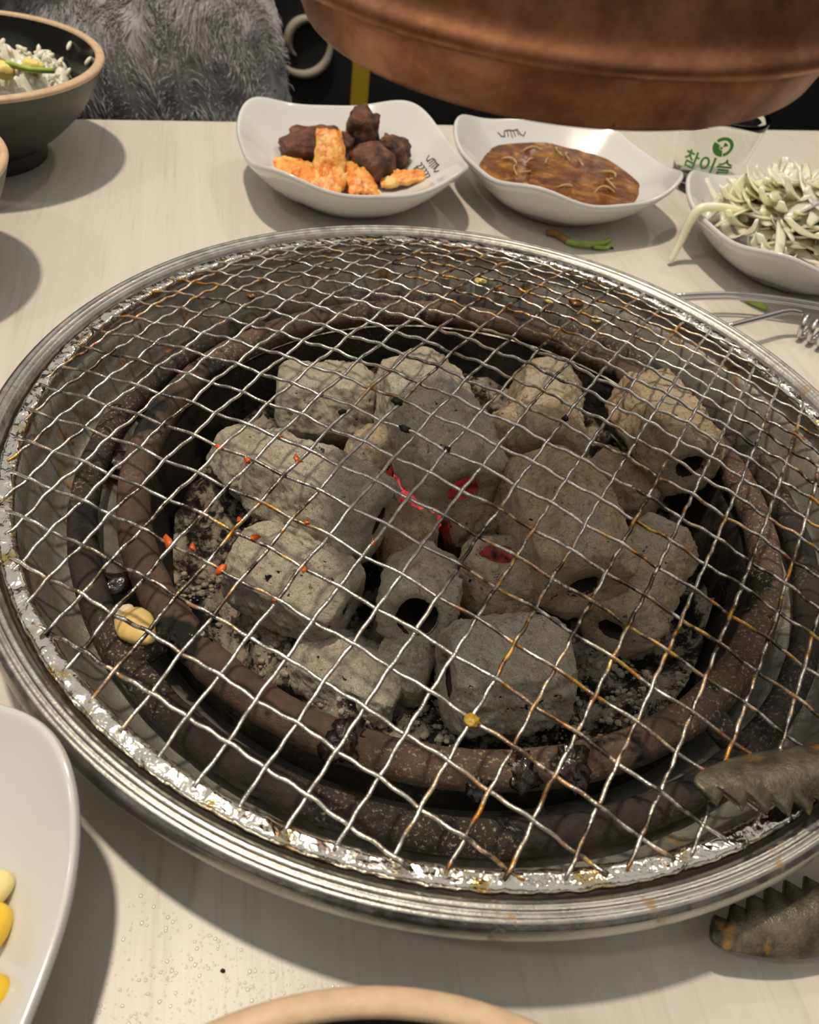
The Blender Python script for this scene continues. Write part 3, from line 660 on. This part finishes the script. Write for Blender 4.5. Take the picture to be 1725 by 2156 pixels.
# --- kimchi
def leaf(L, Wd, fold, seed, thick=0.0018):
    nu, nv = 22, 14; v, f = [], []; o = Vector((seed * 3.7, seed * 1.9, 0))
    for side in (1, -1):
        for i in range(nu + 1):
            for j in range(nv + 1):
                u = i / nu; w = j / nv - 0.5
                x = L * (u - 0.5); y = Wd * w * (1 - 0.4 * u) * (1 + 0.15 * noise.noise(Vector((u * 6, w * 6, seed))))
                z = fold * (0.25 - w * w) * 4 * math.sin(math.pi * (0.15 + 0.75 * u)) + 0.0016 * noise.fractal(Vector((u * 5, w * 9, 0)) + o, 0.7, 2, 4) + 0.0008 * math.sin(w * 40)
                v.append((x, y, z + side * thick / 2))
    n = (nu + 1) * (nv + 1)
    for i in range(nu):
        for j in range(nv):
            a = i * (nv + 1) + j; b = a + nv + 1
            f.append((a, b, b + 1, a + 1)); f.append((n + a, n + a + 1, n + b + 1, n + b))
    for i in range(nu):
        a = i * (nv + 1); b = a + nv + 1; f.append((a, n + a, n + b, b)); a += nv; b += nv; f.append((a, b, n + b, n + a))
    for j in range(nv):
        f.append((j, j + 1, n + j + 1, n + j)); k = nu * (nv + 1) + j; f.append((k, n + k, n + k + 1, k + 1))
    return v, f
KIM = [((-0.0985, 0.2560, 0.0185), (0.034, 0.028, 0.010), (R(20), R(-55), R(110)), 'folded orange kimchi leaf standing up against the meat'),
       ((-0.1180, 0.2510, 0.0110), (0.042, 0.026, 0.005), (R(-4), R(4), R(155)), 'flat orange kimchi leaf at the left of the plate'),
       ((-0.0960, 0.2470, 0.0120), (0.032, 0.026, 0.007), (0, R(-12), R(70)), 'orange kimchi piece in front of the folded leaf'),
       ((-0.0790, 0.2520, 0.0110), (0.030, 0.022, 0.007), (R(12), R(-14), R(115)), 'yellowish kimchi stem piece right of the folded leaf'),
       ((-0.0550, 0.2660, 0.0115), (0.028, 0.015, 0.002), (R(6), R(-10), R(15)), 'small red orange kimchi scrap at the right of the plate')]
for i, (p, s, r, lab) in enumerate(KIM):
    tag(obj('kimchi', leaf(*s, i + 1), 'kimchi', loc=p, rot=r), lab, 'kimchi', 'kimchi on the plate')
# --- sauce
def sauce_mesh(level, smax):
    v, f = [(0, 0, level)], []; nr, na = 24, 96
    for i in range(1, nr + 1):
        for k in range(na):
            a = 2 * math.pi * k / na; p = plate_pt(smax * i / nr, 0, a)
            v.append((p.x, p.y, level + (0.0004 if i == nr else 0.0005 * noise.fractal(Vector((p.x * 120, p.y * 120, 2)), 0.7, 2, 3))))
    for k in range(na): f.append((0, 1 + k, 1 + (k + 1) % na))
    for i in range(nr - 1):
        for k in range(na): a = 1 + i * na + k; b = 1 + i * na + (k + 1) % na; f.append((a, a + na, b + na, b))
    return v, f
tag(obj('dipping_sauce', sauce_mesh(0.0172, 0.800), 'sauce', loc=SC, rot=(0, 0, SR)), 'glossy brown soy dipping sauce in the middle plate', 'sauce', kind='stuff')
def strip(L, wd, bend, seed, th=0.0012):
    pts = []
    for i in range(15):
        t = i / 14 - 0.5; a = t * bend; x = (L / bend) * math.sin(a); z = (L / bend) * (1 - math.cos(a))
        pts.append(Vector((x, 0.15 * L * math.sin(t * 3 + seed), z)))
    v, f = [], []
    for i, p in enumerate(pts):
        w = wd * (0.35 + 0.65 * math.sin(math.pi * (i + 0.6) / 15.2))
        for y, z in ((-w, 0), (-w * 0.5, th * 0.6), (w * 0.5, th * 0.6), (w, 0), (w * 0.5, -th * 0.4), (-w * 0.5, -th * 0.4)): v.append(p + Vector((0, y, z)))
    for i in range(14):
        for k in range(6): k2 = (k + 1) % 6; f.append((i * 6 + k, i * 6 + k2, (i + 1) * 6 + k2, (i + 1) * 6 + k))
    f.append((5, 4, 3, 2, 1, 0)); f.append(tuple(84 + k for k in range(6)))
    return v, f
STR = [raw('onion_strip', *strip(0.026 + 0.006 * k, 0.0036 + 0.0013 * (k % 3), 1.0 + 0.45 * (k % 4), k, 0.0014), 'onion') for k in range(6)]
SSL = [raw('sauce_sliver', *strip(0.012 + 0.004 * k, 0.0011, 1.2 + 0.4 * k, k, 0.001), 'sliver') for k in range(3)]
for i in range(16):
    a = random.uniform(0, 6.28); r = 0.040 * math.sqrt(random.random())
    p = SC + Vector((r * math.cos(a), r * math.sin(a), 0.0166))
    tag(link('sauce_onion', SSL[i % 3], None, p, (R(90) + random.uniform(-.3, .3), 0, random.uniform(0, 6))), 'thin onion sliver floating in the brown sauce', 'onion slice', 'onion slivers in the sauce')
# --- onion heap
def heapz(r): return 0.009 + 0.040 * max(0, 1 - (r / 0.056) ** 2)
def inside_plate(me, m):
    for vv in list(me.vertices)[::5]:
        p = m @ vv.co; r = math.hypot(p.x, p.y); a = math.atan2(p.y, p.x) ; k = kfun(a - ORZ)
        sv = r / (PA * (0.25 + 0.75 * k))
        if sv > 0.93 and p.z < 0.034: return False
        if p.z < pin(min(1, sv)) + 0.0006: return False
    return True
cnt = tries = 0
while cnt < 235 and tries < 9000:
    tries += 1
    a = random.uniform(0, 6.28); r = 0.047 * math.sqrt(random.random()); z = heapz(r) * random.uniform(0.6, 1.0) + 0.002
    me = STR[random.randrange(6)]; eul = (random.uniform(-.6, .6) + (math.pi if random.random() < 0.5 else 0), random.uniform(-.3, .3), random.uniform(0, 6.28))
    p = Vector((r * math.cos(a), r * math.sin(a), z))
    if not inside_plate(me, Matrix.Translation(p) @ Euler(eul).to_matrix().to_4x4()): continue
    cnt += 1
    tag(link('onion_slice', me, None, OC + p, eul), 'thin pale onion slice in the heap on the right plate', 'onion slice', 'onion slices heaped on the right plate')
hang = smoothprof([(0.146, 0.250, 0.0330), (0.134, 0.2470, 0.0345), (0.1205, 0.2440, 0.0330), (0.1165, 0.2420, 0.0250), (0.1150, 0.2400, 0.0130), (0.1120, 0.2350, 0.0022)], 5)
tag(obj('hanging_onion', tube(hang, [0.0016 + 0.0012 * math.sin(math.pi * i / (len(hang) - 1)) for i in range(len(hang))], 8), 'onion'), 'single onion strand hanging over the edge of the right plate', 'onion slice')
# --- corn
def kernel():
    v, f = blob(1, 0.8, 0.62, 0.05, 1.2, 3, 24, 16, 0.8)
    return [Vector((p.x, p.y * (1 - 0.28 * p.x), p.z * (1 - 0.2 * p.x))) for p in v], f
kme = raw('corn_kernel', *kernel(), 'corn'); kme2 = raw('corn_kernel_pale', *kernel(), 'cornpale')
CORN = [(-0.0925, -0.1690, 0.0235, 40, 0, 'pale corn kernel uppermost at the left picture edge'), (-0.0890, -0.1765, 0.0230, -70, 1, 'yellow corn kernel below the pale kernel'), (-0.0835, -0.1880, 0.0235, 15, 1, 'yellow corn kernel lowest at the left picture edge'),
        (-0.0960, -0.1860, 0.0175, 100, 1, 'yellow corn kernel left of the lowest kernel')]
for x, y, z, rz, y2, lab in CORN:
    o = link('corn_kernel', kme if y2 else kme2, None, (x, y, z), (0.3, -0.2, R(rz))); o.scale = (0.0052, 0.0052, 0.0056); tag(o, lab, 'corn', 'corn kernels on the near plate')
tag(obj('pepper_speck', blob(0.0009, 0.0012, 0.0006, 0.2, 2, 1, 10, 6), 'brownbit', loc=(-0.0982, -0.1459, 0.0245)), 'small brown pepper speck on the corn plate', 'pepper speck')

# ================================================================== BOWLS
def bowl(loc, label):
    e = empty('rice_bowl', loc)
    obj('bowl_outside', lathe(smoothprof([(0.001, 0.0008), (0.030, 0.0008), (0.0335, 0.0), (0.0360, 0.0010), (0.0362, 0.0075), (0.0375, 0.0098), (0.0480, 0.0175), (0.0610, 0.0300), (0.0705, 0.0440), (0.0752, 0.0535)], 5), 128), 'bowl', e)
    obj('rim', lathe(smoothprof([(0.0752, 0.0535), (0.0758, 0.0548), (0.0750, 0.0560), (0.0730, 0.0565), (0.0712, 0.0560), (0.0706, 0.0548)], 4), 128), 'woodrim', e)
    obj('bowl_inside', lathe(smoothprof([(0.0706, 0.0548), (0.0660, 0.0430), (0.0570, 0.0290), (0.0440, 0.0175), (0.0280, 0.0115), (0.001, 0.0100)], 5), 128), 'bowlin', e)
    tag(e, label, 'bowl', 'black bowls with tan rims'); return e
B1 = Vector((-0.300, 0.2265, 0)); bowl(B1, 'black bowl of rice with a tan rim at the top left')
bs = bowl((-0.2700, 0.0900, 0), 'black bowl with a tan rim barely showing at the left picture edge'); bs.scale = (0.765, 0.765, 1.0)
bowl((0.0040, -0.2575, -0.0), 'black bowl with a tan rim cut off by the bottom of the picture')
BIN = [(0.001, 0.0100), (0.028, 0.0115), (0.044, 0.0175), (0.057, 0.029), (0.066, 0.043), (0.0706, 0.0548), (0.08, 0.07)]
def binz(r):
    for (r0, z0), (r1, z1) in zip(BIN, BIN[1:]):
        if r <= r1: return z0 + (z1 - z0) * (r - r0) / (r1 - r0)
    return 0.07
RO = Vector((0.012, 0.030, 0.0))
def riceh(x, y):
    d = math.hypot(x - RO.x, y - RO.y) / 0.046
    return 0.020 + 0.033 * (1 - d * d) * (0.85 + 0.45 * noise.noise(Vector((x * 70, y * 70, 1)))) + 0.006 * noise.noise(Vector((x * 200, y * 200, 5)))
def rice_clump():
    g = sphere(7, 5); parts = []; n = 0
    while n < 1300:
        x = random.uniform(-0.05, 0.06); y = random.uniform(-0.03, 0.072); r = math.hypot(x, y); h = riceh(x, y); n += 1
        if h < binz(r) + 0.001 or r > 0.070: continue
        z = max(binz(r) + 0.001, h - random.random() ** 2 * 0.008)
        m = Matrix.Translation((x, y, z)) @ Matrix.Rotation(random.uniform(0, 6.28), 4, 'Z') @ Matrix.Rotation(random.uniform(-1, 1), 4, 'Y') @ Matrix.Diagonal((0.0036, 0.00145, 0.00135, 1))
        parts.append(xf(g, m))
    v, f = [], []; N = 50
    for i in range(N + 1):
        for j in range(N + 1):
            x = -0.05 + 0.11 * i / N; y = -0.03 + 0.10 * j / N; r = math.hypot(x, y)
            v.append(Vector((x, y, max(min(riceh(x, y) - 0.0015, 0.06), 0.011) if r < 0.069 else 0.011)))
    for i in range(N):
        for j in range(N):
            q = (i * (N + 1) + j, (i + 1) * (N + 1) + j, (i + 1) * (N + 1) + j + 1, i * (N + 1) + j + 1)
            if all(math.hypot(v[k].x, v[k].y) < 0.068 and v[k].z > binz(math.hypot(v[k].x, v[k].y)) - 0.002 for k in q): f.append(q)
    parts.append((v, f)); return join(parts)
RC = B1
tag(obj('rice_heap', rice_clump(), 'rice', loc=RC), 'heap of cooked white rice inside the top left bowl', 'rice', kind='stuff')
gme = raw('rice_grain', *xf(sphere(10, 6), Matrix.Diagonal((0.0033, 0.0013, 0.0012, 1))), 'rice')
for x, y, z, rz, lab in ((0.0370, 0.0555, 0.0490, 80, 'upper grain of rice stuck on the bowl wall'), (0.0305, 0.0535, 0.0400, 55, 'grain of rice stuck on the bowl wall below the upper grain'), (0.0330, 0.0460, 0.0400, 20, 'grain of rice beside the heap in the bowl'), (0.0565, 0.0360, 0.0490, 60, 'grain of rice on the right wall of the bowl')):
    tag(link('rice_grain', gme, None, B1 + Vector((x, y, z)), (0, R(-35), R(rz))), lab, 'rice grain', 'loose rice grains')
for x, y, z, s, lab in ((0.032, 0.018, 0.0475, 0.0062, 'yellow egg bit at the right of the rice'), (0.020, 0.004, 0.0475, 0.0085, 'larger yellow egg bit at the front of the rice'), (0.002, 0.010, 0.0500, 0.0070, 'yellow egg bit at the left of the rice')):
    tag(obj('egg_bit', blob(s, s * 0.7, s * 0.55, 0.3, 2.5, int(s * 9999), 16, 10), 'egg', loc=B1 + Vector((x, y, z))), lab, 'egg', 'egg bits in the rice')
tag(obj('scallion_bit', tube(smoothprof([(0.024, 0.004, 0.0520), (0.032, 0.008, 0.0490), (0.038, 0.012, 0.0480), (0.044, 0.018, 0.0470)], 4), 0.0016, 7), 'green', loc=B1), 'green scallion strip on the rice in the top left bowl', 'scallion')

# ================================================================== TONGS
def jaw(L, wd, teeth, curv, seed, serr_side):
    """scoop shaped jaw: along +x from the tip, serrated on one edge"""
    nu, nv = teeth * 8, 10; v, f = [], []
    for side in (1, -1):
        for i in range(nu + 1):
            u = i / nu; x = L * u
            w = wd * (0.42 + 0.58 * math.sin(min(1, u * 3.2) * math.pi / 2)) * (1 if u < 0.7 else 1 - 0.45 * (u - 0.7) / 0.3)
            tooth = abs(((u * teeth) % 1) - 0.5) * 2
            for j in range(nv + 1):
                y = (j / nv - 0.5) * w
                e = (j / nv) if serr_side > 0 else (1 - j / nv)
                yy = y + serr_side * (0.0034 * (tooth - 0.5)) * max(0, (e - 0.6) / 0.4)
                z = -curv * (2 * y / wd) ** 2 + (0.0007 if side > 0 else -0.0007) - 0.0016 * tooth * max(0, (e - 0.7) / 0.3)
                xx = x + (0.004 * (abs(2 * y / w)) ** 2 * (1 - u) if w > 0 else 0)
                v.append((xx, yy, z))
    n = (nu + 1) * (nv + 1)
    for i in range(nu):
        for j in range(nv):
            a = i * (nv + 1) + j; b = a + nv + 1; f.append((a, b, b + 1, a + 1)); f.append((n + a, n + a + 1, n + b + 1, n + b))
    for i in range(nu):
        a = i * (nv + 1); b = a + nv + 1; f.append((a, n + a, n + b, b)); a += nv; b += nv; f.append((a, b, n + b, n + a))
    for j in range(nv): f.append((j, j + 1, n + j + 1, n + j)); k = nu * (nv + 1) + j; f.append((k, n + k, n + k + 1, k + 1))
    return v, f
tongs = empty('tongs', (0.30, -0.035, 0.010))
def place(o, origin, xdir, roll):
    x = Vector(xdir).normalized(); z = Vector((0, 0, 1)); y = z.cross(x).normalized(); z = x.cross(y)
    m = Matrix((x, y, z)).transposed().to_4x4(); o.matrix_basis = Matrix.Translation(Vector(origin) - tongs.location) @ m @ Matrix.Rotation(roll, 4, 'X')
j1 = obj('jaw', jaw(0.075, 0.0165, 12, 0.0030, 1, -1), 'tong', tongs); place(j1, (0.0640, -0.1245, 0.0415), (0.95, 0.33, -0.02), R(-14))
j2 = obj('jaw', jaw(0.075, 0.0165, 12, 0.0030, 2, 1), 'tong', tongs); place(j2, (0.0760, -0.1490, 0.0120), (0.92, 0.30, 0.05), R(10))
for s, e in (((0.130, -0.1010, 0.0400), (0.30, -0.030, 0.022)), ((0.140, -0.1270, 0.0150), (0.30, -0.040, 0.020))):
    s, e = Vector(s) - tongs.location, Vector(e) - tongs.location; d = (e - s).normalized(); y = Vector((0, 0, 1)).cross(d).normalized()
    m = Matrix((d, y, d.cross(y))).transposed().to_4x4()
    obj('arm', xf(box(0, (e - s).length, -0.0055, 0.0055, -0.0009, 0.0009), Matrix.Translation(s) @ m), 'tong', tongs, smooth=False)
obj('hinge', tube([(0.0, 0.0, 0.0), (0.0, 0.0, 0.022)], 0.008, 14), 'tong', tongs)
tag(tongs, 'greasy dark steel tongs with serrated jaws resting on the grill edge', 'tongs')

# ================================================================== GLASS
GC = Vector((0.1480, 0.3640, 0)); GH = 0.052
def grad(z): return 0.0205 + 0.0085 * (z / GH)
glass = empty('soju_glass', GC)
vessel = obj('vessel', lathe([(0.0008, 0.0), (0.0195, 0.0), (0.0205, 0.0010)] + [(grad(GH * i / 10), GH * i / 10) for i in range(1, 11)] + [(grad(GH) - 0.0006, GH + 0.0006), (grad(GH) - 0.0014, GH)] + [(grad(GH * i / 10) - 0.0016, GH * i / 10) for i in range(9, 1, -1)] + [(0.0185, 0.0075), (0.0008, 0.0068)], 96), 'glass', glass)
def wrap_print(name, pts_faces, th0, z0):
    v, f = pts_faces; out = []
    for x, y, z in v:
        zz = z0 + y; r = grad(zz) + 0.00018 + z; a = th0 + x / r; out.append((r * math.cos(a), r * math.sin(a), zz))
    obj(name, (out, f), 'glassprint', vessel, smooth=False)
def text_mesh(body, size):
    cu = bpy.data.curves.new('print_text', 'FONT'); cu.body = body; cu.size = size; cu.align_x = 'CENTER'; cu.extrude = 0.00004; cu.offset = size * 0.02
    o = bpy.data.objects.new('print_text', cu); COL.objects.link(o)
    dg = bpy.context.evaluated_depsgraph_get(); me = o.evaluated_get(dg).to_mesh()
    v = [tuple(p.co) for p in me.vertices]; f = [tuple(p.vertices) for p in me.polygons]
    o.to_mesh_clear(); bpy.data.objects.remove(o); bpy.data.curves.remove(cu); return v, f
TH = math.atan2(-0.22394 - GC.y, -0.01566 - GC.x) + R(6)
wrap_print('printed_word', text_mesh('참이슬', 0.0128), TH - R(6), 0.0190)
disc = []
def logo_disc():
    parts = []; rr = 0.0066
    def sector(a0, a1, r0, r1, n=14):
        v, f = [], []
        for i in range(n + 1):
            a = R(a0 + (a1 - a0) * i / n)
            v += [(r0 * math.cos(a), r0 * math.sin(a), 0), (r1 * math.cos(a), r1 * math.sin(a), 0)]
        for i in range(n): f.append((2 * i, 2 * i + 1, 2 * i + 3, 2 * i + 2))
        return v, f
    parts.append(sector(-70, 150, rr * 0.66, rr)); parts.append(sector(160, 285, rr * 0.35, rr)); parts.append(sector(20, 95, 0, rr * 0.45)); parts.append(sector(185, 265, 0, rr * 0.30))
    return join(parts)
wrap_print('printed_emblem', logo_disc(), TH + R(6), 0.0375)
tag(glass, 'clear glass with green print behind the sauce plate', 'glass')

# ================================================================== WIRE LIFTER at the right
lift = empty('wire_lifter', (0.14, 0.175, 0.001))
L0 = Vector(lift.location)
def lt(pts, r, name, sides=8): obj(name, tube([Vector(p) - L0 for p in smoothprof(pts, 5)], r, sides), 'steelwire', lift)
lt([(0.1050, 0.1760, 0.0120), (0.1431, 0.1905, 0.0120), (0.1876, 0.1945, 0.0120), (0.24, 0.197, 0.008)], 0.0012, 'thin_wire')
lt([(0.1040, 0.1730, 0.0110), (0.1431, 0.1875, 0.0110), (0.1876, 0.1915, 0.0110), (0.24, 0.194, 0.008)], 0.0010, 'thin_wire')
lt([(0.1270, 0.1470, 0.0150), (0.1473, 0.1620, 0.0150), (0.1640, 0.1740, 0.0150), (0.1735, 0.1775, 0.0135)], 0.0016, 'thick_wire')
coil = []
for i in range(150):
    t = i / 149; a = t * 2 * math.pi * 9; c = Vector((0.1750, 0.1770, 0.0075)).lerp(Vector((0.2150, 0.1490, 0.0075)), t); d = Vector((0.82, -0.57, 0)); n = Vector((0.57, 0.82, 0))
    coil.append(c + n * 0.0055 * math.cos(a) + Vector((0, 0, 1)) * 0.0055 * math.sin(a))
obj('spring_coil', tube([p - L0 for p in coil], 0.0015, 7), 'steelwire', lift)
tag(lift, 'steel wire lifter with a coiled spring handle lying right of the grill', 'wire tool')

# ================================================================== SCRAPS ON TABLE
gs = empty('scallion_scrap', (0.060, 0.241, 0))
g0 = Vector(gs.location)
for pts, r, m in (([(0.0500, 0.2400, 0.0016), (0.0560, 0.2365, 0.0030), (0.0640, 0.2385, 0.0032), (0.0700, 0.2440, 0.0020)], 0.0019, 'green'), ([(0.0655, 0.2395, 0.0030), (0.0715, 0.2430, 0.0026), (0.0770, 0.2530, 0.0016)], 0.0015, 'green'), ([(0.0660, 0.2375, 0.0024), (0.0735, 0.2400, 0.0018), (0.0770, 0.2460, 0.0012)], 0.0012, 'green'), ([(0.0380, 0.2480, 0.0014), (0.0440, 0.2450, 0.0030), (0.0500, 0.2400, 0.0020)], 0.0022, 'brownleaf')):
    obj('leaf_strip', tube([Vector(p) - g0 for p in smoothprof(pts, 4)], r, 7), m, gs)
tag(gs, 'wilted green scallion scrap on the table behind the grill rim', 'scallion')
tag(obj('scallion_scrap', tube(smoothprof([(0.1540, 0.2060, 0.0012), (0.1580, 0.2020, 0.0022), (0.1640, 0.2000, 0.0012)], 4), 0.0016, 7), 'green'), 'tiny green scallion scrap under the wire lifter', 'scallion')
for i, (x, y, s) in enumerate(((-0.0627, 0.2005, 0.0010), (0.0780, 0.2440, 0.0012), (0.045, 0.224, 0.0006), (-0.041, -0.171, 0.0006), (0.1115, -0.1350, 0.0006))):
    tag(obj('black_crumb', blob(s, s * 0.8, s * 0.6, 0.4, 3, i, 10, 6), 'char', loc=(x, y, s * 0.3)), 'tiny black crumb lying on the pale table top', 'crumb', 'black crumbs on the table')
def droplets():
    parts = []; s = sphere(8, 6); rnd = random.Random(5)
    for i in range(2200):
        x = rnd.uniform(-0.068, 0.010); y = rnd.uniform(-0.205, -0.150)
        d = math.hypot(x, y)
        if d < 0.170: continue
        r = rnd.choice((0.0002, 0.0003, 0.0003, 0.0004, 0.0006)) * rnd.uniform(0.6, 0.95)
        if rnd.random() > 0.25 + 0.9 * (1 - abs(x + 0.035) / 0.045): continue
        parts.append(xf(s, Matrix.Translation((x, y, 0.0)) @ Matrix.Diagonal((r, r * rnd.uniform(0.8, 1.2), r * 0.28, 1))))
    return join(parts)
tag(obj('water_droplets', droplets(), 'drop'), 'fine clear droplets spattered on the table at the near left', 'droplets', kind='stuff')

# ================================================================== GREY FLEECE
fl = empty('fleece_blanket', U * -0.105 + W * 0.47 + Vector((0, 0, -0.14)), (0, 0, EDGE))
def fsurf(u, w):
    """u 0..1 along, w 0..1 from the table edge up and back"""
    x = -0.36 + 0.47 * u + 0.02 * math.sin(w * 5)
    ang = R(-70) + w * R(210)
    rad = 0.125 + 0.012 * math.sin(u * 9 + w * 3)
    y = 0.03 - rad * 0.62 * math.cos(ang) ; z = 0.115 + rad * 1.30 * math.sin(ang)
    f1 = noise.fractal(Vector((u * 3.1, w * 2.6, 4.0)), 0.8, 2, 4)
    crease = -0.030 * math.exp(-((w - 0.46 - 0.22 * (u - 0.5)) / 0.06) ** 2)
    n = Vector((0, -math.cos(ang), math.sin(ang)))
    edge = min(u, 1 - u) * 12; k = 1 - max(0, 1 - edge) ** 2 * 0.5
    return Vector((x, y, z)) + n * (0.016 * f1 + crease) * 1.0 + Vector((0, (1 - k) * 0.10, -(1 - k) * 0.02)), n
def fmesh():
    nu, nv = 110, 70; v, f = [], []
    for i in range(nu + 1):
        for j in range(nv + 1): v.append(fsurf(i / nu, j / nv)[0])
    for i in range(nu):
        for j in range(nv): a = i * (nv + 1) + j; b = a + nv + 1; f.append((a, b, b + 1, a + 1))
    return v, f
obj('cloth', fmesh(), 'fleece', fl)
def pile(n=60000):
    v, f = [], []; rnd = random.Random(3)
    for i in range(n):
        u = rnd.random(); w = 0.05 + rnd.random() * 0.75; p, nr = fsurf(u, w)
        cl = Vector((noise.noise(Vector((u * 24, w * 14, 0))), noise.noise(Vector((u * 24, w * 14, 7))) * 0.5, noise.noise(Vector((u * 24, w * 14, 3)))))
        d = (nr * 0.8 + cl * 1.6 + Vector((rnd.uniform(-.4, .4), rnd.uniform(-.2, .2), rnd.uniform(-.5, .1)))).normalized()
        L = rnd.uniform(0.006, 0.012); s = d.cross(Vector((rnd.uniform(-1, 1), rnd.uniform(-1, 1), rnd.uniform(-1, 1)))).normalized() * 0.00035
        b = len(v); m = p + d * L * 0.55; t = p + (d * 0.9 + Vector((0, 0, -0.25))) * L
        v += [p - s, p + s, m + s * 0.8, m - s * 0.8, t]; f += [(b, b + 1, b + 2, b + 3), (b + 3, b + 2, b + 4)]
    return v, f
po = obj('fluffy_pile', pile(), 'fleece', fl); po['kind'] = 'stuff'
tag(fl, 'grey fluffy fleece heaped behind the table at the top left', 'fleece')
